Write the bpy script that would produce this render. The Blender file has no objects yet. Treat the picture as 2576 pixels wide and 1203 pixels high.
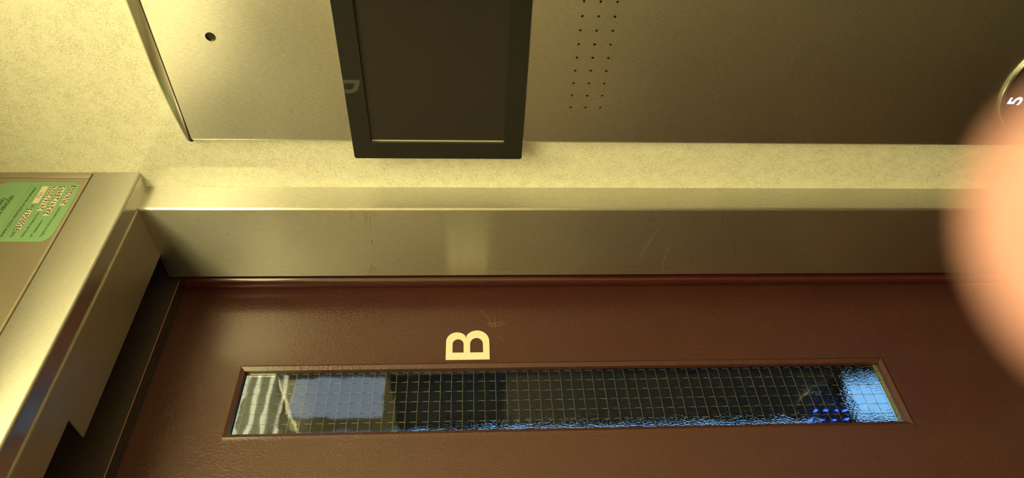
import bpy, bmesh, math, random
from mathutils import Vector, Matrix
random.seed(7)
SC = bpy.context.scene
COL = SC.collection
ZC = 1.65            # lens height above the cabin floor; z values below are given from the lens height

# ------------------------------------------------------------------ camera, exposure, world, lights
F_PX = 1719.69
R = [[-0.0445041, -0.04324724, -0.99807267], [-0.72150048, 0.69241054, 0.00216906], [0.69098223, 0.72020644, -0.06201801]]
cd = bpy.data.cameras.new('camera'); cam = bpy.data.objects.new('camera', cd); COL.objects.link(cam)
cam.matrix_world = Matrix(((R[0][0], -R[1][0], -R[2][0], 0), (R[0][1], -R[1][1], -R[2][1], 0), (R[0][2], -R[1][2], -R[2][2], ZC), (0, 0, 0, 1)))
cd.sensor_width = 36; cd.sensor_fit = 'HORIZONTAL'; cd.lens = F_PX / 2576 * 36
cd.clip_start = 0.003; cd.clip_end = 50
cd.dof.use_dof = True; cd.dof.focus_distance = 0.72; cd.dof.aperture_fstop = cd.lens / 3.7
SC.camera = cam
SC.view_settings.view_transform = 'Standard'; SC.view_settings.look = 'None'
SC.view_settings.exposure = 0.08; SC.view_settings.gamma = 1; SC.view_settings.use_curve_mapping = False
W = bpy.data.worlds.new('world'); SC.world = W; W.use_nodes = True
W.node_tree.nodes['Background'].inputs[0].default_value = (0.02, 0.03, 0.05, 1)
W.node_tree.nodes['Background'].inputs[1].default_value = 0.3
LAMP_COL = (1.0, 0.88, 0.39)      # warm yellow cabin lamp
LAMP_POWER = 11.8
LAMP = (-0.40, 0.38, -0.38, 0.20)  # x0, x1, y0, y1 of the luminous ceiling panel
CEIL = 0.56
SKY_COL = (0.24, 0.55, 0.98)       # blue daylight in the landing's panes

# ------------------------------------------------------------------ materials
def nodes(m):
    m.use_nodes = True
    nt = m.node_tree
    return nt, nt.nodes['Principled BSDF']

def N(nt, kind, **kw):
    n = nt.nodes.new(kind)
    for k, v in kw.items():
        if k in n.inputs: n.inputs[k].default_value = v
        else: setattr(n, k, v)
    return n

def plain(name, col, rough=0.5, metal=0.0, coat=0.0, bump=None, spec=0.5, coat_rough=0.05, emis=None, estr=0):
    m = bpy.data.materials.new(name); nt, p = nodes(m)
    p.inputs['Base Color'].default_value = (*col, 1); p.inputs['Roughness'].default_value = rough
    p.inputs['Metallic'].default_value = metal; p.inputs['Coat Weight'].default_value = coat
    p.inputs['Coat Roughness'].default_value = coat_rough; p.inputs['Specular IOR Level'].default_value = spec
    tc = N(nt, 'ShaderNodeTexCoord')
    nz = N(nt, 'ShaderNodeTexNoise'); nz.inputs['Scale'].default_value = 60 if not bump else bump[0]
    nz.inputs['Detail'].default_value = 4
    nt.links.new(tc.outputs['Object'], nz.inputs['Vector'])
    if bump:
        b = N(nt, 'ShaderNodeBump'); b.inputs['Strength'].default_value = bump[1]; b.inputs['Distance'].default_value = bump[2]
        nt.links.new(nz.outputs['Fac'], b.inputs['Height']); nt.links.new(b.outputs['Normal'], p.inputs['Normal'])
    mx = N(nt, 'ShaderNodeMixRGB', blend_type='MULTIPLY'); mx.inputs['Fac'].default_value = 0.12
    mx.inputs['Color1'].default_value = (*col, 1); nt.links.new(nz.outputs['Fac'], mx.inputs['Color2'])
    nt.links.new(mx.outputs['Color'], p.inputs['Base Color'])
    if emis:
        p.inputs['Emission Color'].default_value = (*emis, 1); p.inputs['Emission Strength'].default_value = estr
    return m

def brushed(name, col=(0.74, 0.72, 0.67), rough=0.33, aniso=0.90, grain='Z', grain_amt=0.5, bumpd=0.00004):
    m = bpy.data.materials.new(name); nt, p = nodes(m); L = nt.links.new
    p.inputs['Metallic'].default_value = 1
    tc = N(nt, 'ShaderNodeTexCoord'); mp = N(nt, 'ShaderNodeMapping')
    mp.inputs['Scale'].default_value = {'Z': (2000, 2000, 190), 'X': (190, 2000, 2000)}[grain]
    L(tc.outputs['Object'], mp.inputs['Vector'])
    nz = N(nt, 'ShaderNodeTexNoise'); nz.inputs['Scale'].default_value = 1; nz.inputs['Detail'].default_value = 3
    L(mp.outputs['Vector'], nz.inputs['Vector'])
    big = N(nt, 'ShaderNodeTexNoise'); big.inputs['Scale'].default_value = 7; big.inputs['Detail'].default_value = 3
    L(tc.outputs['Object'], big.inputs['Vector'])
    cr = N(nt, 'ShaderNodeMapRange'); cr.inputs['From Min'].default_value = 0.3; cr.inputs['From Max'].default_value = 0.7
    cr.inputs['To Min'].default_value = 1 - 0.30 * grain_amt; cr.inputs['To Max'].default_value = 1 + 0.12 * grain_amt
    L(nz.outputs['Fac'], cr.inputs['Value'])
    mx = N(nt, 'ShaderNodeVectorMath', operation='SCALE'); mx.inputs[0].default_value = col
    L(cr.outputs['Result'], mx.inputs['Scale']); L(mx.outputs['Vector'], p.inputs['Base Color'])
    rr = N(nt, 'ShaderNodeMapRange'); rr.inputs['To Min'].default_value = rough - 0.05; rr.inputs['To Max'].default_value = rough + 0.05
    L(big.outputs['Fac'], rr.inputs['Value']); L(rr.outputs['Result'], p.inputs['Roughness'])
    p.inputs['Anisotropic'].default_value = aniso
    tg = N(nt, 'ShaderNodeTangent', direction_type='RADIAL', axis='Z'); L(tg.outputs['Tangent'], p.inputs['Tangent'])
    p.inputs['Anisotropic Rotation'].default_value = 0.0
    b = N(nt, 'ShaderNodeBump'); b.inputs['Strength'].default_value = 0.5; b.inputs['Distance'].default_value = bumpd
    L(nz.outputs['Fac'], b.inputs['Height']); L(b.outputs['Normal'], p.inputs['Normal'])
    return m

def laminate():
    """cream wall laminate with a fine olive scratch print and a thin gloss"""
    m = bpy.data.materials.new('cream_laminate'); nt, p = nodes(m); L = nt.links.new
    tc = N(nt, 'ShaderNodeTexCoord'); fac = None
    def take(sock):
        nonlocal fac
        if fac is None: fac = sock; return
        mxx = N(nt, 'ShaderNodeMath', operation='MAXIMUM'); L(fac, mxx.inputs[0]); L(sock, mxx.inputs[1]); fac = mxx.outputs[0]
    def layer(ang, sl, st, lo, hi, off, amp=1.0):
        rt = N(nt, 'ShaderNodeVectorRotate', rotation_type='X_AXIS'); rt.inputs['Angle'].default_value = ang
        L(tc.outputs['Object'], rt.inputs['Vector'])
        mp = N(nt, 'ShaderNodeMapping'); mp.inputs['Location'].default_value = (off, off * 1.7, off * 2.3)
        mp.inputs['Scale'].default_value = (1, sl, st); L(rt.outputs['Vector'], mp.inputs['Vector'])
        nz = N(nt, 'ShaderNodeTexNoise'); nz.inputs['Scale'].default_value = 1; nz.inputs['Detail'].default_value = 1.0
        L(mp.outputs['Vector'], nz.inputs['Vector'])
        r = N(nt, 'ShaderNodeMapRange'); r.inputs['From Min'].default_value = lo; r.inputs['From Max'].default_value = hi
        r.inputs['To Max'].default_value = amp
        L(nz.outputs['Fac'], r.inputs['Value']); return r.outputs['Result']
    for i in range(8):
        take(layer(math.pi * (i + 0.37) / 8, 330, 1900, 0.635, 0.68, 3.1 * i, 0.9))
    for i in range(5):
        take(layer(math.pi * (i + 0.11) / 5, 45, 2100, 0.69, 0.73, 50 + 7.3 * i, 1.0))
    # density patches
    pn = N(nt, 'ShaderNodeTexNoise'); pn.inputs['Scale'].default_value = 80; pn.inputs['Detail'].default_value = 2
    L(tc.outputs['Object'], pn.inputs['Vector'])
    pr = N(nt, 'ShaderNodeMapRange'); pr.inputs['From Min'].default_value = 0.38; pr.inputs['From Max'].default_value = 0.58
    pr.inputs['To Min'].default_value = 0.55; L(pn.outputs['Fac'], pr.inputs['Value'])
    ml = N(nt, 'ShaderNodeMath', operation='MULTIPLY'); L(fac, ml.inputs[0]); L(pr.outputs['Result'], ml.inputs[1])
    m2 = N(nt, 'ShaderNodeMath', operation='MULTIPLY'); L(ml.outputs[0], m2.inputs[0]); m2.inputs[1].default_value = 0.62
    mx = N(nt, 'ShaderNodeMixRGB'); mx.inputs['Color1'].default_value = (0.87, 0.85, 0.76, 1); mx.inputs['Color2'].default_value = (0.34, 0.31, 0.16, 1)
    L(m2.outputs[0], mx.inputs['Fac']); L(mx.outputs['Color'], p.inputs['Base Color'])
    p.inputs['Roughness'].default_value = 0.55
    p.inputs['Coat Weight'].default_value = 0.8; p.inputs['Coat Roughness'].default_value = 0.10
    return m

def maroon_paint(name='maroon_paint', col=(0.064, 0.018, 0.016), rough=0.20, peel=1.0):
    """glossy oil paint with brush and orange-peel relief"""
    m = bpy.data.materials.new(name); nt, p = nodes(m); L = nt.links.new
    tc = N(nt, 'ShaderNodeTexCoord')
    a = N(nt, 'ShaderNodeTexNoise'); a.inputs['Scale'].default_value = 430; a.inputs['Detail'].default_value = 2
    mp = N(nt, 'ShaderNodeMapping'); mp.inputs['Scale'].default_value = (1, 1, 0.7); L(tc.outputs['Object'], mp.inputs['Vector'])
    L(mp.outputs['Vector'], a.inputs['Vector'])
    b_ = N(nt, 'ShaderNodeTexNoise'); b_.inputs['Scale'].default_value = 18; b_.inputs['Detail'].default_value = 2
    L(tc.outputs['Object'], b_.inputs['Vector'])
    sh = N(nt, 'ShaderNodeMath', operation='ADD'); L(b_.outputs['Fac'], sh.inputs[0]); sh.inputs[1].default_value = 0.25
    w = N(nt, 'ShaderNodeMath', operation='MULTIPLY'); L(a.outputs['Fac'], w.inputs[0]); L(sh.outputs[0], w.inputs[1])
    b = N(nt, 'ShaderNodeBump'); b.inputs['Strength'].default_value = 0.5 * peel; b.inputs['Distance'].default_value = 0.0016
    L(w.outputs[0], b.inputs['Height']); L(b.outputs['Normal'], p.inputs['Normal'])
    mx = N(nt, 'ShaderNodeMixRGB'); mx.inputs['Color1'].default_value = (*col, 1); mx.inputs['Color2'].default_value = (col[0] * 1.25, col[1] * 1.3, col[2] * 1.2, 1)
    L(b_.outputs['Fac'], mx.inputs['Fac']); L(mx.outputs['Color'], p.inputs['Base Color'])
    p.inputs['Roughness'].default_value = rough + 0.18
    p.inputs['Coat Weight'].default_value = 0.6; p.inputs['Coat Roughness'].default_value = rough
    return m

def glass_mat(name, bump=None):
    m = bpy.data.materials.new(name); nt, p = nodes(m); L = nt.links.new
    p.inputs['Base Color'].default_value = (0.90, 0.96, 0.95, 1); p.inputs['Transmission Weight'].default_value = 1
    p.inputs['Roughness'].default_value = 0.02; p.inputs['IOR'].default_value = 1.5
    tc = N(nt, 'ShaderNodeTexCoord'); mp = N(nt, 'ShaderNodeMapping'); L(tc.outputs['Object'], mp.inputs['Vector'])
    nz = N(nt, 'ShaderNodeTexNoise'); L(mp.outputs['Vector'], nz.inputs['Vector'])
    nz.inputs['Scale'].default_value = 1; nz.inputs['Detail'].default_value = 1
    b = N(nt, 'ShaderNodeBump')
    if bump: mp.inputs['Scale'].default_value = (620, 620, 260); b.inputs['Strength'].default_value = 1; b.inputs['Distance'].default_value = bump
    else: mp.inputs['Scale'].default_value = (60, 60, 60); b.inputs['Strength'].default_value = 0.3; b.inputs['Distance'].default_value = 0.0002
    if bump:   # the pebbling is worn nearly smooth towards the top of the pane, where broad rolling waves remain
        sx = N(nt, 'ShaderNodeSeparateXYZ'); L(tc.outputs['Object'], sx.inputs[0])
        mr = N(nt, 'ShaderNodeMapRange'); mr.inputs['From Min'].default_value = 0.46; mr.inputs['From Max'].default_value = 0.60
        mr.inputs['To Min'].default_value = 1.0; mr.inputs['To Max'].default_value = 0.10
        L(sx.outputs['Z'], mr.inputs['Value'])
        big = N(nt, 'ShaderNodeTexNoise'); big.inputs['Scale'].default_value = 55; big.inputs['Detail'].default_value = 0; L(tc.outputs['Object'], big.inputs['Vector'])
        ma = N(nt, 'ShaderNodeMath', operation='MULTIPLY'); L(nz.outputs['Fac'], ma.inputs[0]); L(mr.outputs['Result'], ma.inputs[1])
        mb = N(nt, 'ShaderNodeMath', operation='MULTIPLY'); L(big.outputs['Fac'], mb.inputs[0]); mb.inputs[1].default_value = 1.6
        md = N(nt, 'ShaderNodeMath', operation='ADD'); L(ma.outputs[0], md.inputs[0]); L(mb.outputs[0], md.inputs[1])
        L(md.outputs[0], b.inputs['Height'])
    else:
        L(nz.outputs['Fac'], b.inputs['Height'])
    L(b.outputs['Normal'], p.inputs['Normal'])
    return m

def emitter(name, col, s):
    m = bpy.data.materials.new(name); nt, p = nodes(m); L = nt.links.new
    tc = N(nt, 'ShaderNodeTexCoord'); nz = N(nt, 'ShaderNodeTexNoise'); nz.inputs['Scale'].default_value = 3
    L(tc.outputs['Object'], nz.inputs['Vector'])
    mr = N(nt, 'ShaderNodeMapRange'); mr.inputs['To Min'].default_value = s * 0.9; mr.inputs['To Max'].default_value = s * 1.1
    L(nz.outputs['Fac'], mr.inputs['Value']); L(mr.outputs['Result'], p.inputs['Emission Strength'])
    p.inputs['Base Color'].default_value = (*col, 1); p.inputs['Emission Color'].default_value = (*col, 1)
    return m

def skin_mat():
    m = bpy.data.materials.new('skin'); nt, p = nodes(m); L = nt.links.new
    tc = N(nt, 'ShaderNodeTexCoord'); nz = N(nt, 'ShaderNodeTexNoise'); nz.inputs['Scale'].default_value = 90; nz.inputs['Detail'].default_value = 4
    L(tc.outputs['Object'], nz.inputs['Vector'])
    mx = N(nt, 'ShaderNodeMixRGB'); mx.inputs['Color1'].default_value = (0.31, 0.145, 0.145, 1); mx.inputs['Color2'].default_value = (0.34, 0.165, 0.16, 1)
    L(nz.outputs['Fac'], mx.inputs['Fac']); L(mx.outputs['Color'], p.inputs['Base Color'])
    p.inputs['Roughness'].default_value = 0.5; p.inputs['Subsurface Weight'].default_value = 0.25
    p.inputs['Subsurface Radius'].default_value = (1, 0.35, 0.2); p.inputs['Subsurface Scale'].default_value = 0.004
    b = N(nt, 'ShaderNodeBump'); b.inputs['Strength'].default_value = 0.2; b.inputs['Distance'].default_value = 0.0003
    L(nz.outputs['Fac'], b.inputs['Height']); L(b.outputs['Normal'], p.inputs['Normal'])
    return m

M = {}
M['steel'] = brushed('brushed_steel')
M['steel_cop'] = brushed('brushed_steel_panel', col=(0.65, 0.63, 0.58), rough=0.335, grain_amt=0.7)
M['steel_head'] = brushed('brushed_steel_header', col=(0.50, 0.48, 0.44), rough=0.40)
M['steel_sheet'] = plain('satin_steel_sheet', (0.52, 0.46, 0.38), 0.42, 0.85, bump=(900, 0.15, 0.0001))
M['chrome'] = plain('polished_steel', (0.80, 0.78, 0.74), 0.17, 1.0)
M['laminate'] = laminate()
M['maroon'] = maroon_paint()
M['maroon_frame'] = maroon_paint('maroon_frame_paint', (0.060, 0.008, 0.008), 0.07, 0.10)
M['frame_head'] = plain('dark_frame_head', (0.055, 0.040, 0.040), 0.55, spec=0.25)  # head piece darker and more matte than the maroon posts
M['steel_under'] = brushed('smooth_steel_underside', rough=0.28, aniso=0.0, grain_amt=0.2, bumpd=0.00001)
M['black_gloss'] = plain('black_glass', (0.016, 0.017, 0.015), 0.008, 0, 0, spec=0.6)
M['display'] = plain('dark_display', (0.020, 0.019, 0.018), 0.015, 0, 0.0, spec=0.9)
M['black'] = plain('black_plastic', (0.010, 0.009, 0.008), 0.35)
M['dark'] = plain('dark_shaft', (0.02, 0.018, 0.017), 0.8)
M['glass'] = glass_mat('wired_glass_front')
M['glass_back'] = glass_mat('wired_glass_pebbled', 0.00008)
M['wire'] = plain('welded_wire', (0.50, 0.48, 0.38), 0.4, 0.6)
M['cream_paint'] = plain('cream_paint', (0.93, 0.90, 0.74), 0.45, bump=(500, 0.3, 0.0001))
M['green'] = plain('green_sticker', (0.27, 0.50, 0.27), 0.5)
M['paper'] = plain('white_field', (0.88, 0.80, 0.66), 0.6)
M['ink'] = plain('black_ink', (0.012, 0.012, 0.012), 0.5)
M['print'] = plain('printed_ink', (0.03, 0.05, 0.03), 0.5)
M['thin_print'] = plain('green_line', (0.08, 0.20, 0.07), 0.5)
M['lamp'] = emitter('lamp_diffuser', LAMP_COL, LAMP_POWER)
M['daylight'] = emitter('blue_daylight', SKY_COL, 1.0)
M['daylight_dim'] = emitter('dim_daylight', (0.30, 0.42, 0.60), 0.30)
M['louvre'] = emitter('louvre_glow', (0.62, 0.62, 0.38), 0.8)
M['led'] = emitter('blue_led', (0.03, 0.10, 1.0), 70)
M['led_white'] = emitter('lit_digit', (0.50, 0.66, 1.0), 1.4)
M['grey_wall'] = plain('landing_plaster', (0.20, 0.24, 0.28), 0.8)
M['grey_floor'] = plain('landing_terrazzo', (0.12, 0.12, 0.12), 0.35, bump=(120, 0.1, 0.0005))
M['putty'] = plain('old_putty', (0.40, 0.36, 0.14), 0.8, bump=(300, 1.0, 0.002))
M['grime'] = plain('dark_scuff', (0.06, 0.05, 0.03), 0.7)
M['pale_scratch'] = plain('pale_scratch', (0.75, 0.70, 0.60), 0.45, 0.5)
M['rubber'] = plain('dark_rubber_floor', (0.03, 0.03, 0.032), 0.6, bump=(200, 0.3, 0.001))
M['ceil'] = plain('ceiling_enamel', (0.84, 0.81, 0.70), 0.4)
M['skin'] = skin_mat()
M['nail'] = plain('nail', (0.80, 0.50, 0.40), 0.25)
M['scuff'] = plain('pale_scuff', (0.42, 0.20, 0.12), 0.6)
M['sleeve'] = plain('dark_sleeve', (0.02, 0.02, 0.025), 0.9)

# ------------------------------------------------------------------ mesh helpers
def setp(o, label=None, cat=None, group=None, kind=None):
    if label: o['label'] = label
    if cat: o['category'] = cat
    if group: o['group'] = group
    if kind: o['kind'] = kind
    return o

def thing(name, loc, label, cat, group=None, kind=None):
    o = bpy.data.objects.new(name, None); COL.objects.link(o); o.location = (loc[0], loc[1], loc[2] + ZC); o.empty_display_size = 0.02
    return setp(o, label, cat, group, kind)

def finish(name, bm, mats, parent=None, smooth=None):
    """link a bmesh (coordinates: world x, y and z from lens height) as one object with a local origin"""
    if not isinstance(mats, (list, tuple)): mats = [mats]
    bmesh.ops.recalc_face_normals(bm, faces=bm.faces) if name not in NO_RECALC else None
    vs = [v.co.copy() for v in bm.verts]
    lo = Vector((min(v.x for v in vs), min(v.y for v in vs), min(v.z for v in vs)))
    hi = Vector((max(v.x for v in vs), max(v.y for v in vs), max(v.z for v in vs)))
    org = Vector(((lo.x + hi.x) / 2, (lo.y + hi.y) / 2, lo.z))
    for v in bm.verts: v.co -= org
    me = bpy.data.meshes.new(name); bm.to_mesh(me); bm.free()
    for m in mats: me.materials.append(m)
    if smooth:
        for f in me.polygons: f.use_smooth = True
        try: me.set_sharp_from_angle(angle=math.radians(smooth))
        except Exception: pass
    o = bpy.data.objects.new(name, me); COL.objects.link(o)
    w = org + Vector((0, 0, ZC))
    if parent:
        o.parent = parent
        pw = parent.location.copy(); q = parent.parent
        while q: pw += q.location; q = q.parent
        w -= pw
    o.location = w
    return o
NO_RECALC = set()

def box(bm, x0, x1, y0, y1, z0, z1, mi=0, bev=0):
    g = bmesh.ops.create_cube(bm, size=1)
    for v in g['verts']:
        v.co = Vector(((x0 + x1) / 2 + v.co.x * (x1 - x0), (y0 + y1) / 2 + v.co.y * (y1 - y0), (z0 + z1) / 2 + v.co.z * (z1 - z0)))
    fs = {f for v in g['verts'] for f in v.link_faces}
    for f in fs: f.material_index = mi
    if bev:
        es = list({e for v in g['verts'] for e in v.link_edges})
        bmesh.ops.bevel(bm, geom=es, offset=bev, segments=3, affect='EDGES', profile=0.5)
    return g

def prism(bm, pts, axis, a, b, mi=0):
    """extrude a closed profile; axis Z: pts are (x, y); axis X: pts are (y, z); axis Y: pts are (x, z)"""
    def P(p, t):
        return {'Z': (p[0], p[1], t), 'X': (t, p[0], p[1]), 'Y': (p[0], t, p[1])}[axis]
    A = [bm.verts.new(P(p, a)) for p in pts]; B = [bm.verts.new(P(p, b)) for p in pts]
    n = len(pts); fs = []
    for i in range(n):
        fs.append(bm.faces.new((A[i], A[(i + 1) % n], B[(i + 1) % n], B[i])))
    fs.append(bm.faces.new(A)); fs.append(bm.faces.new(list(reversed(B))))
    for f in fs: f.material_index = mi

def arc(cx, cy, r, a0, a1, n=8):
    return [(cx + r * math.cos(math.radians(a0 + (a1 - a0) * i / n)), cy + r * math.sin(math.radians(a0 + (a1 - a0) * i / n))) for i in range(n + 1)]

def rrect(a0, a1, b0, b1, r, n=6):
    if not isinstance(r, (tuple, list)): r = (r,) * 4
    return (arc(a1 - r[0], b1 - r[0], r[0], 0, 90, n) + arc(a0 + r[1], b1 - r[1], r[1], 90, 180, n)
            + arc(a0 + r[2], b0 + r[2], r[2], 180, 270, n) + arc(a1 - r[3], b0 + r[3], r[3], 270, 360, n))

# ------------------------------------------------------------------ the setting: cabin shell
XW, XL, YB = 0.5884, -0.58, -0.78
XJ, YJ, YR = 0.5525, 0.5274, 0.640          # right jamb: reveal plane, face plane, back end of the reveal
XJL = -0.2475
ZH = 0.3596                                 # underside of the header
YD = 0.675                                  # face of the landing door

def slab(name, dims, mat, label, cat):
    bm = bmesh.new(); box(bm, *dims); return setp(finish(name, bm, mat), label, cat, kind='structure')
slab('wall_right', (XW, XW + 0.03, YB, YJ + 0.06, -ZC, CEIL), M['laminate'], 'cream laminate cabin wall with a fine olive scratch print', 'wall')
slab('wall_left', (XL - 0.03, XL, YB, YJ + 0.06, -ZC, CEIL), M['laminate'], 'cream laminate cabin wall opposite the control panel', 'wall')
slab('wall_back', (XL, XW, YB - 0.03, YB, -ZC, CEIL), M['laminate'], 'cream laminate rear wall of the lift cabin', 'wall')
slab('floor', (XL, XW, YB, 0.62, -ZC - 0.02, -ZC), M['rubber'], 'dark rubber floor of the lift cabin', 'floor')
slab('ceiling', (XL, XW, YB, YJ, CEIL + 0.012, CEIL + 0.03), M['ceil'], 'pale enamelled cabin ceiling around the light', 'ceiling')

def jamb(name, s, label):
    bm = bmesh.new()
    r = 0.0030
    prof = [(XW - 0.0002, YJ), *reversed(arc(XJ + r, YJ + r, r, 180, 270, 6)), (XJ, YR), (XJ + 0.0012, YR), (XJ + 0.0012, YJ + 0.03), (XW - 0.0002, YJ + 0.03)]
    if s < 0:
        prof = [(XL + 0.0002, YJ), (XJL - r, YJ), *arc(XJL - r, YJ + r, r, -90, 0, 6)[1:], (XJL, YR), (XJL - 0.0012, YR), (XJL - 0.0012, YJ + 0.03), (XL + 0.0002, YJ + 0.03)]
    prism(bm, prof, 'Z', -ZC, ZH)
    return setp(finish(name, bm, M['steel'], smooth=30), label, 'door jamb', kind='structure')
jamb('trim_1', 1, 'brushed steel door jamb between cream wall and maroon door')
jamb('trim_2', -1, 'brushed steel door jamb on the hinge side of the opening')

# header beam: rounded lower edge, face towards the cabin
YH, ZT = 0.5065, 0.4090
bm = bmesh.new(); r = 0.0032
prism(bm, [(YH + 0.03, ZT), (YH + 0.001, ZT), (YH, ZT - 0.001), *arc(YH + r, ZH + r, r, 180, 270, 6), (YJ, ZH), (YJ + 0.012, ZH), (YJ + 0.012, ZT)], 'X', XL, XW - 0.0003)
for f in bm.faces:
    f.normal_update()
    c = f.calc_center_median()
    if abs(c.z - ZH) < 1e-5: f.material_index = 1
setp(finish('trim_3', bm, [M['steel_head'], M['steel_under']], smooth=30), 'brushed steel header beam over the door opening, below the green sticker', 'header', kind='structure')

# lintel plate behind the header, stepped back where the photo shows the notch
bm = bmesh.new(); r = 0.0040; zl = ZH - 0.0016; xs = 0.3235
prof_a = [(YJ + 0.0002, ZH - 0.0001), *arc(YJ + 0.0002 + r, zl + r, r, 180, 270, 6)[1:], (0.6020, zl), (0.6020, ZH - 0.0001)]
prof_b = [(YJ + 0.0002, ZH - 0.0001), *arc(YJ + 0.0002 + r, zl + r, r, 180, 270, 6)[1:], (0.5695, zl), (0.5695, ZH - 0.0001)]
prism(bm, prof_a, 'X', xs, XJ - 0.0002)
prism(bm, prof_b, 'X', XJL + 0.0002, xs)
setp(finish('trim_4', bm, M['steel_sheet'], smooth=30), 'dull steel lintel plate with a stepped notch, behind the header beam', 'lintel', kind='structure')

# landing door frame: rolled stop at the side and above
def stop(u0, u1, back):
    return [(u0 + 0.0102, 0.6548)] + arc(u0, 0.6650, 0.0102, 270, 120, 14) + [(u0 - 0.0040, back), (u1, back), (u1, 0.6548)]
frame = thing('trim_5', (0.16, 0.68, -ZC), 'dark maroon metal frame around the landing door', 'door frame', kind='structure')
bm = bmesh.new(); prism(bm, stop(0.5690, 0.64, 0.70), 'Z', -ZC, 0.3582)
finish('frame_post', bm, M['maroon_frame'], frame, smooth=40)
bm = bmesh.new(); prism(bm, [(-0.255 - (x - 0.5636), y) for x, y in stop(0.5690, 0.64, 0.70)], 'Z', -ZC, 0.3582)
finish('frame_post', bm, M['maroon_frame'], frame, smooth=40)
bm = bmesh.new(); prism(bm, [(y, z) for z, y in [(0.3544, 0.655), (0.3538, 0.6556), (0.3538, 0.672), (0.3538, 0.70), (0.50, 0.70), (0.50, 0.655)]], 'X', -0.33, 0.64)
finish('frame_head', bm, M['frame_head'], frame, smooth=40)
bm = bmesh.new(); prism(bm, [(0.6552, 0.3539), (0.65495, 0.3541), (0.6549, 0.3546), (0.6554, 0.3545)], 'X', -0.24, 0.5590)
finish('worn_edge', bm, M['scuff'], frame)['label'] = 'thin worn pale edge of the frame head'
# dark shaft gap above and beside
slab('wall_shaft', (XL, 0.68, 0.610, 0.652, 0.42, 0.60), M['dark'], 'dark lining of the gap above the landing door', 'wall')

# landing beyond the door glass
bm = bmesh.new()
box(bm, -1.2, -0.26, 0.705, 0.80, -ZC, 0.95); box(bm, 0.60, 2.4, 0.705, 0.80, -ZC, 0.95); box(bm, -0.26, 0.60, 0.705, 0.80, 0.38, 0.95)
setp(finish('wall_landing_front', bm, M['grey_wall']), 'dark landing wall around the lift door, outside', 'wall', kind='structure')
slab('wall_landing_back', (-1.2, 2.4, 2.035, 2.09, -ZC, 0.95), M['grey_wall'], 'dark landing wall seen through the wired glass', 'wall')
slab('wall_landing_right', (2.4, 2.45, 0.70, 2.65, -ZC, 0.95), M['grey_wall'], 'dark landing wall right of the entrance panes', 'wall')
slab('wall_landing_left', (-1.25, -1.2, 0.70, 2.65, -ZC, 0.95), M['grey_wall'], 'dark landing wall left of the entrance panes', 'wall')
slab('floor_landing', (-1.25, 2.45, 0.722, 2.65, -ZC - 0.02, -ZC), M['grey_floor'], 'dark terrazzo landing floor', 'floor')
slab('ceiling_landing', (-1.25, 2.45, 0.70, 2.65, 0.95, 0.97), M['grey_wall'], 'dark landing ceiling', 'ceiling')
def pane_window(name, x0, x1, z0, z1, mat, label, rr=0.02, y=2.03):
    w = thing(name, ((x0 + x1) / 2, y, z0), label, 'window', kind='structure')
    bm = bmesh.new(); prism(bm, rrect(x0, x1, z0, z1, rr), 'Y', y - 0.010, y); finish('window_pane', bm, mat, w)
    bm = bmesh.new()
    for a, b, c, d in ((x0 - 0.03, x0, z0 - 0.03, z1 + 0.03), (x1, x1 + 0.03, z0 - 0.03, z1 + 0.03), (x0, x1, z1, z1 + 0.03), (x0, x1, z0 - 0.03, z0)):
        box(bm, a, b, y - 0.03, y + 0.004, c, d)
    finish('window_frame', bm, M['black'], w)
pane_window('window_1', 1.080, 1.245, -1.605, -1.285, M['daylight'], 'low bright blue daylit pane seen through the lower end of the glass', 0.05)
pane_window('window_2', 0.45, 1.076, -1.16, 0.56, M['daylight'], 'tall blue daylit entrance pane glinting through the pebbled glass')
pane_window('window_3', 1.126, 1.287, 0.284, 0.585, M['daylight_dim'], 'dim grey-blue frosted pane behind the upper glass')

lv = thing('louvre_lamp', (1.2, 1.99, 0.60), 'row of glowing cream lamp louvres seen rippled through the top of the wired glass', 'lamp')
bm = bmesh.new(); box(bm, 0.88, 1.62, 2.012, 2.034, 0.598, 0.93); finish('lamp_housing', bm, M['grey_wall'], lv)
for i in range(7):
    bm = bmesh.new(); prism(bm, rrect(0.90, 1.60, 0.606 + 0.044 * i, 0.618 + 0.044 * i, 0.004), 'Y', 2.000, 2.011); finish('louvre', bm, M['louvre'], lv)

# ------------------------------------------------------------------ landing door with its wired-glass light
door = thing('door_1', (0.155, 0.695, -ZC), 'glossy maroon landing door with a narrow wired-glass window and letter B', 'door', kind='structure')
GX0, GX1, GZ0, GZ1 = 0.3628, 0.4411, -0.4898, 0.2545
bm = bmesh.new()
def ring(x0, x1, z0, z1, y):
    return [bm.verts.new((x0, y, z0)), bm.verts.new((x1, y, z0)), bm.verts.new((x1, y, z1)), bm.verts.new((x0, y, z1))]
def bridge(A, B, mi=0):
    for i in range(4):
        f = bm.faces.new((A[i], A[(i + 1) % 4], B[(i + 1) % 4], B[i])); f.material_index = mi
dx0, dx1, dz0, dz1 = -0.258, 0.574, -ZC + 0.008, 0.372
e = 0.0045
R0 = ring(dx0, dx1, dz0, dz1, YD + 0.040)
R1 = ring(dx0, dx1, dz0, dz1, YD + 0.0015)
R2 = ring(dx0 + 0.0015, dx1 - 0.0015, dz0 + 0.0015, dz1 - 0.0015, YD)
R3 = ring(GX0 - e - 0.0055, GX1 + e + 0.0025, GZ0 - e - 0.003, GZ1 + e + 0.001, YD)
R3b = ring(GX0 - e, GX1 + e, GZ0 - e, GZ1 + e, YD - 0.0018)
R4 = ring(GX0, GX1, GZ0, GZ1, YD + 0.0005)
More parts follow.
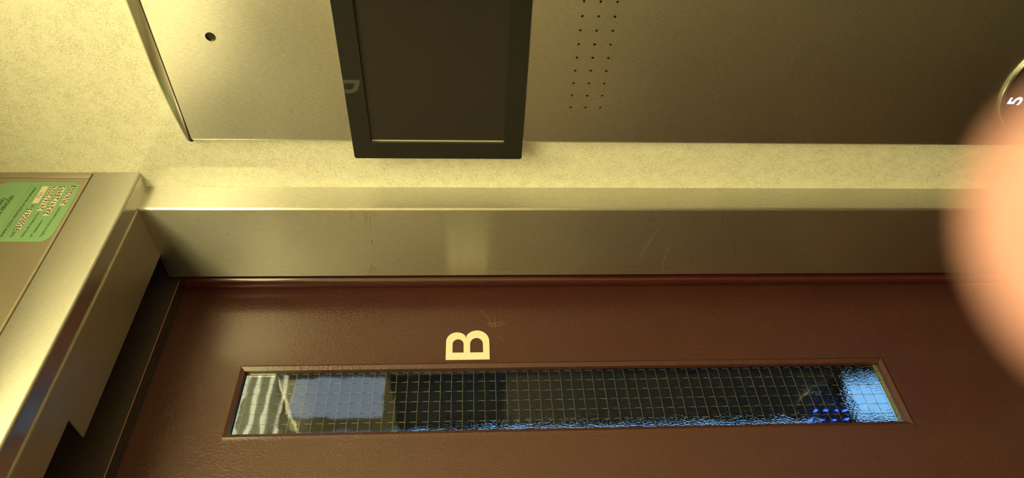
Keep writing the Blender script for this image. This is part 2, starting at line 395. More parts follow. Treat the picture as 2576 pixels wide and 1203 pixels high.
R5 = ring(GX0 - 0.0002, GX1 + 0.0002, GZ0 - 0.0002, GZ1 + 0.0002, YD + 0.0130)
R5b = ring(GX0 - 0.030, GX1 + 0.030, GZ0 - 0.030, GZ1 + 0.030, YD + 0.0130)
R6 = ring(GX0 - 0.030, GX1 + 0.030, GZ0 - 0.030, GZ1 + 0.030, YD + 0.040)
for A, B in ((R0, R1), (R1, R2), (R2, R3), (R3, R3b), (R3b, R4), (R4, R5), (R5, R5b), (R5b, R6), (R6, R0)): bridge(A, B)
finish('door_leaf', bm, M['maroon'], door, smooth=20)
YG = YD + 0.0060
gl_ = bmesh.new(); bm = gl_
box(bm, GX0 - 0.0001, GX1 + 0.0001, YG, YG + 0.0065, GZ0, GZ1)
for f in bm.faces:
    if f.calc_center_median().y > YG + 0.006: f.material_index = 1
pane = finish('wired_glass_pane', bm, [M['glass'], M['glass_back']], door)
# wire mesh: cross wires run level; long wires are crimped, the weaker glint of their deeper halves painted in as black
bm = bmesh.new(); pitch = 0.01258; wr = 0.00017; yw = YG + 0.0016
z = GZ1 - 0.0072; zz = []
while z > GZ0 + 0.001:
    zz.append(z); box(bm, GX0 + 0.0002, GX1 - 0.0002, yw - wr, yw + wr, z - wr, z + wr); z -= pitch
x = GX1 - 0.0012
while x > GX0 + 0.001:
    for q in zz:
        za = q + pitch * 0.52
        box(bm, x - wr * 1.5, x + wr * 1.5, yw - wr, yw + wr, q, min(za, GZ1 - 0.0003))
        zb = min(q + pitch, GZ1 - 0.0003)
        if zb > za: box(bm, x - wr, x + wr, yw + 0.0016 - wr, yw + 0.0016 + wr, za, zb, mi=1)
    x -= pitch
finish('wire_mesh', bm, [M['wire'], M['black']], pane)

bm = bmesh.new(); box(bm, GX0, GX1, YG + 0.0066, YG + 0.0080, GZ0, GZ0 + 0.0022)
finish('glazing_putty', bm, M['putty'], pane)
# painted letter B: outline in (w, t), w across the letter, t from its top to its foot
def letter_b(x0, ztop, wd, ht, ydoor, label):
    cu = bpy.data.curves.new('painted_letter', 'CURVE'); cu.dimensions = '2D'; cu.fill_mode = 'BOTH'; cu.extrude = 0.00012
    def bowl(t0, t1, wfl, wpk, n=16):
        tm, rt = (t0 + t1) / 2, (t1 - t0) / 2
        return [(wfl + (wpk - wfl) * math.sin(math.pi * i / n), tm - rt * math.cos(math.pi * i / n)) for i in range(n + 1)]
    up = bowl(0.0, 0.50, 0.62, 0.94); up = [p for p in up if p[1] < 0.455]
    lo = bowl(0.43, 1.0, 0.62, 1.0); lo = [p for p in lo if p[1] > 0.475]
    outer = [(0, 0)] + up + [(0.74, 0.466)] + lo + [(0, 1)]
    c1 = [(0.24, 0.15)] + bowl(0.15, 0.405, 0.53, 0.70) + [(0.24, 0.405)]
    c2 = [(0.24, 0.555)] + bowl(0.555, 0.852, 0.53, 0.74) + [(0.24, 0.852)]
    for pts in (outer, c1, c2):
        s = cu.splines.new('POLY'); s.points.add(len(pts) - 1); s.use_cyclic_u = True
        for i, (w, t) in enumerate(pts): s.points[i].co = (w * wd, -t * ht, 0, 1)
    tmp = bpy.data.objects.new('tmp', cu); COL.objects.link(tmp)
    dg = bpy.context.evaluated_depsgraph_get(); me = bpy.data.meshes.new_from_object(tmp.evaluated_get(dg))
    bpy.data.objects.remove(tmp)
    o = bpy.data.objects.new('painted_letter', me); COL.objects.link(o); me.materials.clear(); me.materials.append(M['cream_paint'])
    o.matrix_world = Matrix.Translation((x0, ydoor - 0.00015, ztop + ZC)) @ Matrix.Rotation(math.radians(90), 4, 'X')
    return setp(o, label, 'letter')
letter_b(0.4522, 0.0281, 0.0417, 0.0514, YD, 'cream painted letter B on the maroon door beside the wired-glass window')
letter_b(0.1015, 0.2450, 0.0405, 0.0560, YD, 'cream painted letter seen only mirrored in the dark wall screen')

# scratches and chips near the letter (pale lines in the paint)
def ribbon(bm, pts, w, axis='Y', depth=0.0, mi=0):
    """flat stroke through 2D points; axis Y: (x, z) at y=depth; axis X: (y, z) at x=depth"""
    for (a, b) in zip(pts[:-1], pts[1:]):
        d = Vector((b[0] - a[0], b[1] - a[1]))
        if d.length < 1e-7: continue
        d.normalize(); n = Vector((-d.y, d.x)) * w / 2; d = d * w * 0.35
        q = [(a[0] - d.x + n.x, a[1] - d.y + n.y), (b[0] + d.x + n.x, b[1] + d.y + n.y), (b[0] + d.x - n.x, b[1] + d.y - n.y), (a[0] - d.x - n.x, a[1] - d.y - n.y)]
        vs = [bm.verts.new((u, depth, v) if axis == 'Y' else (depth, u, v)) for u, v in q]
        f = bm.faces.new(vs); f.material_index = mi
NO_RECALC.add('scratch_mark')
bm = bmesh.new()
sc = [[(0.515, -0.030), (0.496, -0.0318)], [(0.501, -0.022), (0.507, -0.037), (0.5085, -0.041)], [(0.5035, -0.022), (0.5065, -0.0395)],
      [(0.4995, -0.026), (0.5055, -0.0225), (0.5075, -0.026), (0.5035, -0.031), (0.500, -0.027)], [(0.5005, -0.022), (0.5005, -0.034), (0.506, -0.043)],
      [(0.5255, -0.014), (0.509, -0.0245), (0.504, -0.026)], [(0.499, -0.026), (0.5035, -0.0445)], [(0.485, -0.035), (0.479, -0.041)]]
for s in sc: ribbon(bm, s, 0.00022, 'Y', YD - 0.00008)
for _ in range(70):
    x = random.uniform(0.30, 0.56); z = random.uniform(-0.62, 0.3)
    if GX0 - 0.02 < x < GX1 + 0.02 and z < GZ1 + 0.02: continue
    l = random.uniform(0.0003, 0.0009); ribbon(bm, [(x, z), (x + l, z + l * random.uniform(-1, 1))], 0.0004, 'Y', YD - 0.00008)
o = finish('scratch_mark', bm, M['scuff'], door)
o['label'] = 'pale scratches in the maroon paint beside the letter'

# scuffs on the steel reveal of the jamb: dark rubbed marks and fine pale scratches, as (y, z) strokes
jm = bpy.data.objects['trim_1']
NO_RECALC.update(['dark_scuff', 'pale_scratch'])
def reveal_pt(px, py):
    rx, ry, rz = [R[0][i] * (px - 1288) + R[1][i] * (py - 601.5) + R[2][i] * F_PX for i in range(3)]
    return (ry / rx * XJ, rz / rx * XJ)
bm = bmesh.new()
for x0, y0, x1, y1, w in ((884, 533, 884, 556, .3), (888, 534, 889, 552, .2), (917, 533, 920, 566, .5), (923, 534, 926, 560, .4), (930, 536, 932, 573, .4), (936, 605, 935, 611, .9), (944, 536, 940, 548, .3),
                           (926, 690, 935, 668, .5), (934, 690, 937, 666, .5), (944, 688, 940, 672, .5), (952, 690, 943, 674, .4), (920, 692, 950, 693, .4), (1225, 676, 1305, 677, .3), (1260, 678, 1290, 678, .5),
                           (1640, 533, 1632, 562, .5), (1748, 545, 1745, 562, .4), (1822, 536, 1816, 558, .5), (1585, 536, 1650, 556, .4), (1555, 672, 1710, 673, .35), (1733, 606, 1714, 632, .4),
                           (1810, 600, 1770, 648, .3), (1726, 650, 1716, 666, .4), (1742, 640, 1736, 664, .4), (1850, 610, 1852, 652, .4), (1002, 652, 1003, 661, .5), (497, 552, 500, 556, .5), (572, 588, 575, 591, .8)):
    ribbon(bm, [reveal_pt(x0, y0), reveal_pt(x1, y1)], w * 0.0006, 'X', XJ - 0.00007)
o = finish('dark_scuff', bm, M['grime'], jm); o['label'] = 'dark scuff marks on the steel reveal'
bm = bmesh.new()
for x0, y0, x1, y1 in ((1668, 548, 1655, 562), (1704, 532, 1695, 544), (1655, 570, 1625, 626), (1625, 626, 1600, 668), (1648, 585, 1612, 640), (1698, 588, 1672, 650), (1672, 650, 1662, 686), (1576, 650, 1555, 662), (1600, 560, 1590, 580)):
    ribbon(bm, [reveal_pt(x0, y0), reveal_pt(x1, y1)], 0.00016, 'X', XJ - 0.00007)
o = finish('pale_scratch', bm, M['pale_scratch'], jm); o['label'] = 'fine pale scratches on the steel reveal'

# ------------------------------------------------------------------ header access panel and the strip beside it
pan = thing('header_panel', (0.12, YH + 0.01, ZT + 0.0015), 'dull steel cover panel over the header carrying a green sticker', 'panel')
bm = bmesh.new(); r = 0.002
prism(bm, [(YH + 0.012, CEIL + 0.012), (YH + 0.0008, CEIL + 0.012), (YH + 0.0008, ZT + 0.0045), *arc(YH + 0.0008 + r, ZT + 0.0015 + r, r, 180, 270, 5), (YH + 0.012, ZT + 0.0015)], 'X', XL + 0.001, 0.5790)
finish('cover_sheet', bm, M['steel_sheet'], pan, smooth=30)
bm = bmesh.new(); box(bm, 0.5798, XW - 0.0002, YH + 0.0004, YH + 0.014, ZT + 0.0012, CEIL + 0.012, bev=0.0006)
finish('edge_strip', bm, M['steel_sheet'], pan, smooth=30)

# ------------------------------------------------------------------ green inspection sticker
SY = YH + 0.0008 - 0.00012
st = thing('inspection_sticker', (0.528, SY, 0.4145), 'green periodic inspection sticker with handwritten dates on the header panel', 'sticker')
bm = bmesh.new(); prism(bm, rrect(0.4845, 0.5722, 0.4142, 0.5000, 0.011), 'Y', SY, SY + 0.00010); finish('backing', bm, M['green'], st)
def fields(name, rects, mat, lab=None):
    for (a, b, c, d) in rects:
        bm = bmesh.new(); prism(bm, [(a, c), (b, c), (b, d), (a, d)], 'Y', SY - 0.00010, SY - 0.00002)
        finish(name, bm, mat, st)
fields('white_field', [(0.5012, 0.5298, 0.4486, 0.4546), (0.5398, 0.5659, 0.4472, 0.4536), (0.5287, 0.5659, 0.4378, 0.4442), (0.5213, 0.5659, 0.4290, 0.4352), (0.5368, 0.5660, 0.4195, 0.4250)], M['paper'])
bm = bmesh.new()
for a, b in (((0.4893, 0.4662), (0.5665, 0.4658)), ((0.4893, 0.4585), (0.5665, 0.4553)), ((0.4893, 0.4662), (0.4893, 0.4585)), ((0.5665, 0.4658), (0.5665, 0.4553))):
    ribbon(bm, [a, b], 0.0002, 'Y', SY - 0.00012)
finish('printed_box', bm, M['thin_print'], st)
def text(s, x0, x1, zb, h, mat, parent, bold=0.0, name='printed_text', y=None, rot=0.0, body='Y'):
    cu = bpy.data.curves.new(name, 'FONT'); cu.body = s; cu.size = 1; cu.offset = bold; cu.extrude = 0.0
    tmp = bpy.data.objects.new('tmp', cu); COL.objects.link(tmp)
    dg = bpy.context.evaluated_depsgraph_get(); me = bpy.data.meshes.new_from_object(tmp.evaluated_get(dg)); bpy.data.objects.remove(tmp)
    xs = [v.co.x for v in me.vertices]; w = max(xs) - min(xs); mn = min(xs); caph = 0.70
    bm = bmesh.new(); bm.from_mesh(me)
    for v in bm.verts:
        u = (v.co.x - mn) / w * (x1 - x0); t = v.co.y / caph * h
        v.co = Vector((x0 + u, SY - 0.00014 if y is None else y, zb + t + rot * u))
    return finish(name, bm, mat, parent)
NO_RECALC.update(['printed_text', 'handwriting', 'printed_box'])
tilt = -0.055
text('GOBIERNO', 0.5210, 0.5472, 0.4838, 0.0042, M['print'], st, 0.02, rot=tilt)
text('DE ARAGÓN', 0.5210, 0.5509, 0.4773, 0.0042, M['print'], st, 0.02, rot=tilt)
text('INSPECCIÓN PERIÓDICA FAVORABLE', 0.4913, 0.5637, 0.4612, 0.0028, M['print'], st, 0.012, rot=-0.035)
text('RAE:', 0.4910, 0.4990, 0.4513, 0.0030, M['print'], st, 0.006)
text('EI:', 0.5335, 0.5378, 0.4495, 0.0028, M['print'], st, 0.006)
text('721', 0.5475, 0.5560, 0.4490, 0.0036, M['print'], st, 0.0)
text('Fecha de inspección:', 0.4910, 0.5262, 0.4415, 0.0027, M['print'], st, 0.003, rot=-0.05)
text('Nº expediente:', 0.4910, 0.5150, 0.4330, 0.0027, M['print'], st, 0.003, rot=-0.05)
text('Vigencia de la inspección:', 0.4908, 0.5340, 0.4240, 0.0027, M['print'], st, 0.003, rot=-0.05)
GL = {'0': [[(.5, 1), (.15, .8), (.1, .3), (.4, 0), (.8, .2), (.85, .7), (.5, 1)]], '1': [[(.5, 1), (.45, 0)]],
      '2': [[(.1, .8), (.4, 1), (.8, .8), (.6, .4), (.1, 0), (.9, .05)]], '3': [[(.1, 1), (.8, .95), (.4, .6), (.85, .35), (.5, 0), (.1, .1)]],
      '4': [[(.3, 1), (.15, .45), (.85, .45)], [(.75, .9), (.65, 0)]], '5': [[(.85, 1), (.3, 1), (.2, .6), (.7, .6), (.8, .2), (.4, 0), (.1, .1)]],
      '6': [[(.7, 1), (.25, .6), (.15, .2), (.5, 0), (.85, .25), (.6, .5), (.2, .35)]], '7': [[(.05, .95), (.9, 1), (.45, 0)], [(.3, .5), (.8, .52)]],
      '8': [[(.5, .5), (.15, .8), (.5, 1), (.8, .8), (.5, .5), (.15, .2), (.5, 0), (.85, .25), (.5, .5)]],
      '/': [[(.7, 1.1), (.3, -.1)]], 'Z': [[(.05, 1), (.9, .95), (.1, 0), (.95, .05)], [(.2, .5), (.8, .5)]], 'A': [[(.05, 0), (.45, 1), (.9, 0)], [(.2, .35), (.75, .35)]],
      'S': [[(.85, .9), (.4, 1), (.15, .75), (.75, .4), (.6, 0), (.1, .1)]], 'U': [[(.1, 1), (.15, .15), (.5, 0), (.85, .2), (.85, 1)]]}
def hand(s, x0, x1, z0, h):
    bm = bmesh.new(); w = (x1 - x0) / len(s)
    for i, ch in enumerate(s):
        ox = x0 + w * i + random.uniform(-.0001, .0001); oz = z0 + random.uniform(-.0003, .0003)
        for st_ in GL[ch]:
            ribbon(bm, [(ox + w * .86 * a + 0.0004 * b, oz + h * b) for a, b in st_], 0.00078, 'Y', SY - 0.00016)
    finish('handwriting', bm, M['ink'], st)
hand('7850US673', 0.4995, 0.5315, 0.4490, 0.0052)
hand('24/6/2024', 0.5300, 0.5662, 0.4385, 0.0052)
hand('ZA24/28445', 0.5225, 0.5670, 0.4298, 0.0050)
hand('24/6/2028', 0.5380, 0.5672, 0.4200, 0.0046)

# ------------------------------------------------------------------ control panel (curved cap, brushed face, perforated speaker)
XC = 0.5780                                # face plane
CY0, CY1, CZ0, CZ1 = 0.143, 0.4570, -0.95, 0.2868
cop = thing('control_panel', (0.583, 0.30, CZ0), 'brushed steel lift control panel with speaker holes on the cream wall', 'control panel')
bm = bmesh.new(); rr_ = 0.0085
prof = [(XW - 0.0003, CY0), *[(XC + rr_ - rr_ * math.sin(t * math.pi / 16) if False else XC + rr_ * (1 - math.sin(t * math.pi / 16)), CY0 + rr_ * (1 - math.cos(t * math.pi / 16)) * 0.8) for t in range(0, 9)],
        *[(XC + rr_ * (1 - math.cos(t * math.pi / 16)), CY1 - rr_ * 0.8 + rr_ * 0.8 * math.sin(t * math.pi / 16)) for t in range(0, 9)], (XW - 0.0003, CY1)]
prism(bm, prof, 'Z', CZ0, CZ1)
plate = finish('face_plate', bm, [M['steel_cop'], M['black']], cop, smooth=30)
# drilled holes
cut = bmesh.new()
def cyl_x(bm, y, z, r, x0, x1, n=20):
    A = [bm.verts.new((x0, y + r * math.cos(2 * math.pi * i / n), z + r * math.sin(2 * math.pi * i / n))) for i in range(n)]
    B = [bm.verts.new((x1, y + r * math.cos(2 * math.pi * i / n), z + r * math.sin(2 * math.pi * i / n))) for i in range(n)]
    for i in range(n): bm.faces.new((A[i], A[(i + 1) % n], B[(i + 1) % n], B[i]))
    bm.faces.new(A); bm.faces.new(list(reversed(B)))
k = XC / 0.5844
for i in range(-4, 9):
    for zc in (-0.1048, -0.1202, -0.1356):
        cyl_x(cut, (0.2960 + i * 0.01455) * k, zc * k, 0.00125, XC - 0.004, XC + 0.0040, 14)
cyl_x(cut, 0.3381 * k, 0.2388 * k, 0.0047, XC - 0.004, XC + 0.004, 32)
cutter = finish('cutter', cut, M['steel_cop'])
bo = plate.modifiers.new('b', 'BOOLEAN'); bo.operation = 'DIFFERENCE'; bo.object = cutter; bo.solver = 'EXACT'
bpy.context.view_layer.update()
dg = bpy.context.evaluated_depsgraph_get(); me = bpy.data.meshes.new_from_object(plate.evaluated_get(dg))
plate.modifiers.clear(); plate.data = me; bpy.data.objects.remove(cutter)
for f in me.polygons:
    c = f.center; wx = c.x + plate.location.x + cop.location.x
    if XC + 0.0012 < wx < XC + 0.0060 and abs(f.normal.x) > 0.9: f.material_index = 1
try: me.set_sharp_from_angle(angle=math.radians(30))
except Exception: pass
bm = bmesh.new(); cyl_x(bm, 0.3381 * k, 0.2388 * k, 0.0044, XC + 0.0022, XC + 0.0036, 32)
finish('camera_lens', bm, M['black'], cop, smooth=40)
# polished cap along the top end: bowed in plan, rounded in section
bm = bmesh.new(); ny, ns = 40, 10; rows = []
def cap_w(y):
    y = abs(y - 0.30) / 0.15
    return 0.0176 * (1 - max(0, (y - 0.40) / 0.60) ** 2.0 * 0.40)
for i in range(ny + 1):
    y = CY0 + 0.0006 + (CY1 - CY0 - 0.0012) * i / ny; w = cap_w(y); row = []
    for j in range(ns + 1):
        a = math.pi / 2 * j / ns
        row.append(bm.verts.new((XC + 0.0012 + (XW - 0.0003 - XC - 0.0012) * (1 - math.cos(a)), y, CZ1 + 0.0006 + (w - 0.0006) * math.sin(a))))
    row.append(bm.verts.new((XW - 0.0003, y, CZ1 + 0.0006))); rows.append(row)
for A, B in zip(rows[:-1], rows[1:]):
    n = len(A)
    for j in range(n): bm.faces.new((A[j], A[(j + 1) % n], B[(j + 1) % n], B[j]))
bm.faces.new(rows[0]); bm.faces.new(list(reversed(rows[-1])))
finish('end_cap', bm, M['chrome'], cop, smooth=50)['label'] = 'polished rounded end cap'
bm = bmesh.new(); prism(bm, [(XC + 0.0006, CZ1), (XC + 0.0006, CZ1 + 0.0016), (XW - 0.001, CZ1 + 0.0016), (XW - 0.001, CZ1)], 'Y', CY0 + 0.001, CY1 - 0.001)
finish('cap_gasket', bm, M['black'], cop)

# round keypad at the lower end of the panel
dial = thing('keypad', (XC, 0.370, -0.684), 'round dark keypad with a chrome ring and lit numeral 5', 'keypad')
cy, cz, rd = 0.3701, -0.6179, 0.0655
bm = bmesh.new(); cyl_x(bm, cy, cz, rd - 0.002, XC - 0.0012, XC - 0.00002, 96); finish('keypad_face', bm, M['display'], dial)
def torus_x(bm, x, y, z, Rr, rr, n=96, m=10):
    g = []
    for i in range(n):
        a = 2 * math.pi * i / n; row = []
        for j in range(m):
            b = 2 * math.pi * j / m; q = Rr + rr * math.cos(b)
            row.append(bm.verts.new((x + rr * math.sin(b), y + q * math.cos(a), z + q * math.sin(a))))
        g.append(row)
    for i in range(n):
        for j in range(m):
            bm.faces.new((g[i][j], g[(i + 1) % n][j], g[(i + 1) % n][(j + 1) % m], g[i][(j + 1) % m]))
bm = bmesh.new(); torus_x(bm, XC - 0.0015, cy, cz, rd, 0.0024); finish('chrome_ring', bm, M['chrome'], dial, smooth=60)
btn = None
for (by, bz) in ((0.3560, -0.5760), (0.3560, -0.6080), (0.3560, -0.6400)):
    bm = bmesh.new(); torus_x(bm, XC - 0.0025, by, bz, 0.0100, 0.0011, 48); cyl_x(bm, by, bz, 0.0095, XC - 0.0030, XC - 0.0013, 40)
    finish('push_button', bm, M['chrome'], dial, smooth=60)
for (by, bz, ln) in [(0.3330, -0.595, 1), (0.3330, -0.612, 1), (0.3330, -0.630, 1), (0.3335, -0.646, 1)]:
    bm = bmesh.new(); box(bm, XC - 0.0016, XC - 0.0013, by - 0.0028, by + 0.0028, bz - 0.0028, bz + 0.0028); finish('indicator_lamp', bm, M['led'], dial)
strip = thing('indicator_strip', (XC, 0.298, -0.67), 'slim strip of blue indicator lamps beside the keypad', 'lamp strip')
bm = bmesh.new(); prism(bm, [(XC - 0.0010, 0.293), (XC - 0.0010, 0.303), (XC - 0.00002, 0.303), (XC - 0.00002, 0.293)], 'Z', -0.674, -0.590); finish('strip_body', bm, M['black_gloss'], strip)
for bz in (-0.598, -0.618, -0.641, -0.663):
    bm = bmesh.new(); box(bm, XC - 0.0014, XC - 0.0011, 0.2950, 0.3010, bz - 0.0040, bz + 0.0030); finish('indicator_lamp', bm, M['led'], strip)
# lit numeral 5 (reads upright for someone facing the panel: level direction is -y here)
cu = bpy.data.curves.new('numeral', 'FONT'); cu.body = '5'; cu.size = 1; cu.offset = 0.02
tmp = bpy.data.objects.new('tmp', cu); COL.objects.link(tmp)
dg = bpy.context.evaluated_depsgraph_get(); me = bpy.data.meshes.new_from_object(tmp.evaluated_get(dg)); bpy.data.objects.remove(tmp)
xs = [v.co.x for v in me.vertices]; ys = [v.co.y for v in me.vertices]
bm = bmesh.new(); bm.from_mesh(me)
for v in bm.verts:
    u = (v.co.x - min(xs)) / (max(xs) - min(xs)); t = (v.co.y - min(ys)) / (max(ys) - min(ys))
    v.co = Vector((XC - 0.00135, 0.3985 - u * 0.0100, -0.5795 + t * 0.0150))
NO_RECALC.add('lit_numeral'); finish('lit_numeral', bm, M['led_white'], dial)
# small lit lamp lower on the panel, mirrored as a soft spot in the door paint
lo = thing('indicator_lamp', (XC, 0.387, -0.81), 'small round white lamp low on the control panel', 'lamp')
bm = bmesh.new(); cyl_x(bm, 0.387, -0.80, 0.006, XC - 0.0015, XC - 0.00002, 32); finish('lens', bm, M['led_white'], lo)
bm = bmesh.new(); torus_x(bm, XC - 0.001, 0.387, -0.80, 0.0068, 0.0009, 48); finish('bezel', bm, M['chrome'], lo, smooth=60)

# ------------------------------------------------------------------ black screen standing proud of the panel
XS = 0.5660; ks = XS / 0.5844
scr = thing('display_screen', (0.57, 0.34, -0.058), 'black glass information screen standing proud of the steel panel', 'screen')
sy0, sy1 = 0.205, 0.4822 * ks; sz0, sz1 = -0.0580 * ks, 0.1248 * ks
iy0, iy1 = 0.235, 0.4600 * ks; iz0, iz1 = -0.0379 * ks, 0.1044 * ks
bm = bmesh.new()
# glossy bezel: rounded outer plate with a rectangular window, outline chamfered
def loopx(pts, x): return [bm.verts.new((x, p[0], p[1])) for p in pts]
outer = rrect(sy0, sy1, sz0, sz1, 0.0028, 5)
inner_r = [(iy1, iz1), (iy0, iz1), (iy0, iz0), (iy1, iz0)]
n = len(outer)
O0 = loopx(rrect(sy0, sy1, sz0, sz1, 0.0028, 5), XS + 0.0095); O1 = loopx(outer, XS + 0.0009); O2 = loopx(rrect(sy0 + .0005, sy1 - .0005, sz0 + .0005, sz1 - .0005, 0.0024, 5), XS)
I1 = loopx(inner_r, XS); I2 = loopx([(iy1 - 0.0004, iz1 - .0002), (iy0, iz1 - .0002), (iy0, iz0 + .0002), (iy1 - 0.0004, iz0 + .0002)], XS + 0.0006)
I3 = loopx([(iy1 - 0.0004, iz1 - .0002), (iy0, iz1 - .0002), (iy0, iz0 + .0002), (iy1 - 0.0004, iz0 + .0002)], XS + 0.0032)
def br(A, B):
    for i in range(len(A)): bm.faces.new((A[i], A[(i + 1) % len(A)], B[(i + 1) % len(B)], B[i]))
br(O0, O1); nf = len(bm.faces); br(O1, O2); bm.faces.ensure_lookup_table()
for f in list(bm.faces)[nf:]: f.material_index = 1
br(I1, I2); br(I2, I3); bm.faces.new(O0)
q = n // 4
for c in range(4):
    for j in range(q - 1): bm.faces.new((O2[c * q + j], O2[c * q + j + 1], I1[c]))
    bm.faces.new((O2[c * q + q - 1], O2[(c * q + q) % n], I1[(c + 1) % 4], I1[c]))
finish('bezel', bm, [M['black_gloss'], M['chrome']], scr, smooth=20)
bm = bmesh.new(); box(bm, XS + 0.0028, XS + 0.0060, iy0 - 0.004, iy1 + 0.003, iz0 - 0.004, iz1 + 0.004); finish('display_pane', bm, M['display'], scr)
bm = bmesh.new(); prism(bm, [(XS + 0.0010, iy1 - 0.0009), (XS + 0.0026, iy1 - 0.0016), (XS + 0.0026, iy1 - 0.0006)], 'Z', iz0 + 0.0008, iz1 - 0.0008); finish('edge_trim', bm, M['chrome'], scr)['label'] = 'thin bright line along the display edge'
bm = bmesh.new(); prism(bm, [(XS + 0.0088, sy0 + 0.004), (XS + 0.0088, sy1 - 0.004), (XC + 0.0002, min(sy1 - 0.004, 0.440)), (XC + 0.0002, sy0 + 0.01)], 'Z', sz0 + 0.006, sz1 - 0.006); finish('housing', bm, M['black'], scr)

# ------------------------------------------------------------------ ceiling light
cl = thing('ceiling_light', ((LAMP[0] + LAMP[1]) / 2, (LAMP[2] + LAMP[3]) / 2, CEIL), 'warm yellow luminous ceiling panel of the cabin, seen in reflections', 'ceiling light')
bm = bmesh.new(); box(bm, LAMP[0], LAMP[1], LAMP[2], LAMP[3], CEIL + 0.002, CEIL + 0.0115); finish('diffuser', bm, M['lamp'], cl)
bm = bmesh.new()
for a, b, c, d in ((LAMP[0] - .02, LAMP[0], LAMP[2] - .02, LAMP[3] + .02), (LAMP[1], LAMP[1] + .02, LAMP[2] - .02, LAMP[3] + .02), (LAMP[0], LAMP[1], LAMP[3], LAMP[3] + .02), (LAMP[0], LAMP[1], LAMP[2] - .02, LAMP[2])):
    box(bm, a, b, c, d, CEIL - 0.004, CEIL + 0.0118)
finish('light_frame', bm, M['steel_sheet'], cl)

# ------------------------------------------------------------------ the photographer's hand, a fingertip just below the lens; unseen body added to darken reflections
def skinned(name, chains, mat, parent=None, levels=2):
    """chains: list of lists of (x, y, z, r); later chains start at an existing joint given as an index"""
    me = bpy.data.meshes.new(name); vs = []; es = []; rs = []
    for ch in chains:
        prev = None
        for p in ch:
            if isinstance(p, int): prev = p; continue
            vs.append(p[:3]); rs.append(p[3]); i = len(vs) - 1
            if prev is not None: es.append((prev, i))
            prev = i
    org = Vector(vs[0]); me.from_pydata([Vector(v) - org for v in vs], es, [])
    o = bpy.data.objects.new(name, me); COL.objects.link(o); o.location = org + Vector((0, 0, ZC))
    sk = o.modifiers.new('s', 'SKIN'); sk.use_smooth_shade = True
    lay = me.skin_vertices[0].data
    for i, r in enumerate(rs): lay[i].radius = (r, r * 0.92); lay[i].use_root = (i == 0)
    sb = o.modifiers.new('d', 'SUBSURF'); sb.levels = levels; sb.render_levels = levels
    bpy.context.view_layer.update(); dg = bpy.context.evaluated_depsgraph_get()
    m2 = bpy.data.meshes.new_from_object(o.evaluated_get(dg)); o.modifiers.clear(); o.data = m2
    m2.materials.clear(); m2.materials.append(mat)
    for f in m2.polygons: f.use_smooth = True
    if parent: o.parent = parent; o.location = o.location - parent.location
    return o
per = thing('person', (-0.22, -0.23, -ZC), 'person with one blurred fingertip over the lens edge, unseen dark-clothed body added to darken reflections', 'person')
body_chain = [
    [(-0.230, -0.240, -0.740, 0.125), (-0.230, -0.240, -0.600, 0.115), (-0.230, -0.240, -0.450, 0.125), (-0.225, -0.235, -0.330, 0.105), (-0.215, -0.225, -0.215, 0.052),
     (-0.208, -0.218, -0.140, 0.060), (-0.205, -0.214, -0.060, 0.078), (-0.205, -0.214, 0.020, 0.082), (-0.208, -0.218, 0.085, 0.060)],
    # right arm, bent up towards the lens
    [3, (-0.100, -0.355, -0.345, 0.055), (-0.060, -0.320, -0.440, 0.046), (-0.025, -0.270, -0.530, 0.042), (-0.018, -0.205, -0.410, 0.038), (-0.015, -0.150, -0.300, 0.030),
     (0.000, -0.105, -0.235, 0.026), (0.008, -0.080, -0.190, 0.024), (0.016, -0.055, -0.150, 0.027), (0.022, -0.035, -0.120, 0.026)],
    # index finger reaching up to the lens, then the curled fingers and the thumb
    [17, (0.030, -0.016, -0.100, 0.0110), (0.033, 0.000, -0.083, 0.0095), (0.031, 0.012, -0.062, 0.0088), (0.0245, 0.0190, -0.046, 0.0086), (0.0206, 0.0207, -0.0345, 0.0088), (0.0199, 0.0206, -0.0290, 0.0085), (0.0196, 0.0204, -0.0251, 0.0068)],
    [17, (0.046, -0.030, -0.104, 0.0105), (0.060, -0.012, -0.092, 0.0092), (0.060, 0.004, -0.098, 0.0085), (0.048, 0.006, -0.108, 0.0075)],
    [16, (0.052, -0.048, -0.128, 0.0105), (0.068, -0.032, -0.118, 0.0090), (0.068, -0.016, -0.124, 0.0082), (0.056, -0.012, -0.132, 0.0072)],
    [16, (0.050, -0.064, -0.152, 0.0095), (0.066, -0.052, -0.146, 0.0080), (0.066, -0.038, -0.150, 0.0072), (0.055, -0.034, -0.156, 0.0063)],
    [16, (-0.012, -0.030, -0.145, 0.0130), (-0.026, -0.008, -0.122, 0.0110), (-0.026, 0.010, -0.098, 0.0095), (-0.020, 0.020, -0.082, 0.0080)],
    # left arm hanging
    [3, (-0.350, -0.115, -0.345, 0.055), (-0.372, -0.095, -0.480, 0.046), (-0.378, -0.090, -0.620, 0.040), (-0.372, -0.070, -0.750, 0.034), (-0.366, -0.055, -0.850, 0.026), (-0.362, -0.045, -0.900, 0.030), (-0.360, -0.040, -0.935, 0.028)],
    # legs
    [0, (-0.165, -0.300, -0.860, 0.085), (-0.160, -0.300, -1.150, 0.058), (-0.160, -0.305, -1.350, 0.052), (-0.160, -0.310, -1.570, 0.036), (-0.120, -0.270, -1.610, 0.034), (-0.060, -0.210, -1.618, 0.028)],
    [0, (-0.295, -0.180, -0.860, 0.085), (-0.300, -0.170, -1.150, 0.058), (-0.300, -0.175, -1.350, 0.052), (-0.300, -0.180, -1.570, 0.036), (-0.255, -0.140, -1.610, 0.034), (-0.195, -0.080, -1.618, 0.028)],
]
n0 = sum(1 for ch in body_chain for p in ch if not isinstance(p, int))
left_palm = 9 + 9 + 7 + 4 * 4 + 7 - 1
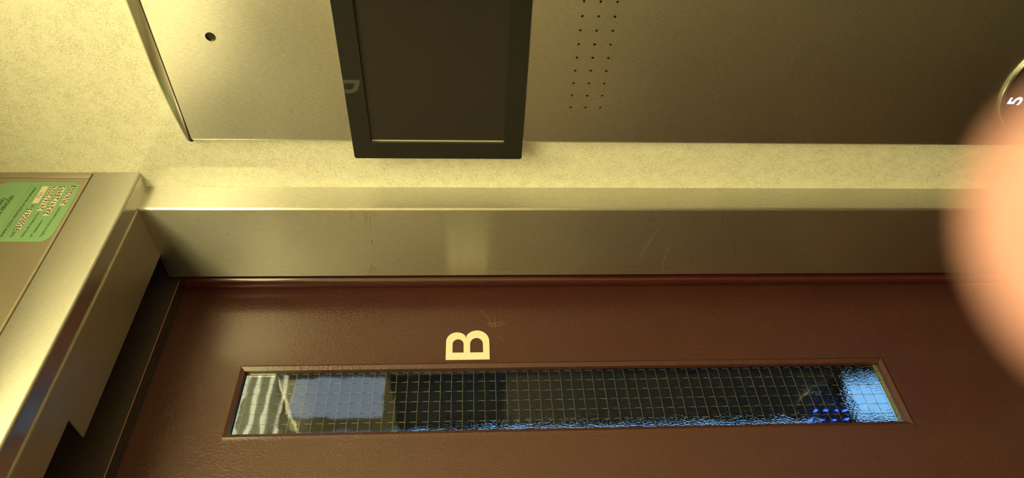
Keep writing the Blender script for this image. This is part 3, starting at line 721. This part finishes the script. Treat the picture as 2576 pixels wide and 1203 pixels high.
for dx, dy, ln, rr in ((0.020, 0.012, 0.075, 0.0092), (0.008, 0.016, 0.082, 0.0095), (-0.006, 0.016, 0.078, 0.0090), (-0.018, 0.010, 0.062, 0.0080)):
    bx, by = -0.360 + dx, -0.040 + dy
    body_chain.append([left_palm, (bx, by, -0.955, rr), (bx + 0.004, by + 0.004, -0.955 - ln * 0.55, rr * 0.92), (bx + 0.012, by + 0.012, -0.955 - ln, rr * 0.80)])
body_chain.append([left_palm - 1, (-0.335, -0.025, -0.910, 0.0115), (-0.322, -0.008, -0.935, 0.0100), (-0.318, 0.000, -0.962, 0.0085)])
skinned('body', body_chain, M['skin'], per)
def grow(ch, k, add): return [p if isinstance(p, int) else (p[0], p[1], p[2], p[3] * k + add) for p in ch]
jk = [grow(body_chain[0][:4] + [(-0.218, -0.228, -0.262, 0.070)], 1.08, 0.012), [3] + grow([p for p in body_chain[1][1:6]], 1.05, 0.012), [3] + grow(body_chain[7][1:6], 1.05, 0.012)]
skinned('jacket', jk, M['sleeve'], per)
tr = [grow([body_chain[0][0]], 1.08, 0.010), [0] + grow(body_chain[8][1:5], 1.0, 0.016), [0] + grow(body_chain[9][1:5], 1.0, 0.016)]
skinned('trousers', tr, M['sleeve'], per)
skinned('shoe', [grow(body_chain[8][4:7], 1.0, 0.006)], M['black'], per)
skinned('shoe', [grow(body_chain[9][4:7], 1.0, 0.006)], M['black'], per)
skinned('hair', [[(-0.225, -0.236, -0.030, 0.070), (-0.220, -0.230, 0.040, 0.080), (-0.214, -0.224, 0.098, 0.066)]], M['black'], per)
skinned('ear', [[(-0.150, -0.272, -0.050, 0.010), (-0.147, -0.274, -0.025, 0.012)]], M['skin'], per, 1)
skinned('ear', [[(-0.262, -0.160, -0.050, 0.010), (-0.264, -0.157, -0.025, 0.012)]], M['skin'], per, 1)
skinned('nose', [[(-0.155, -0.160, -0.020, 0.008), (-0.142, -0.148, -0.050, 0.013)]], M['skin'], per, 1)
skinned('eye', [[(-0.138, -0.176, -0.010, 0.009), (-0.136, -0.174, -0.010, 0.009)]], M['paper'], per, 1)
skinned('eye', [[(-0.176, -0.140, -0.010, 0.009), (-0.174, -0.138, -0.010, 0.009)]], M['paper'], per, 1)
skinned('mouth', [[(-0.140, -0.170, -0.090, 0.006), (-0.150, -0.152, -0.090, 0.008), (-0.168, -0.144, -0.090, 0.006)]], M['nail'], per, 1)
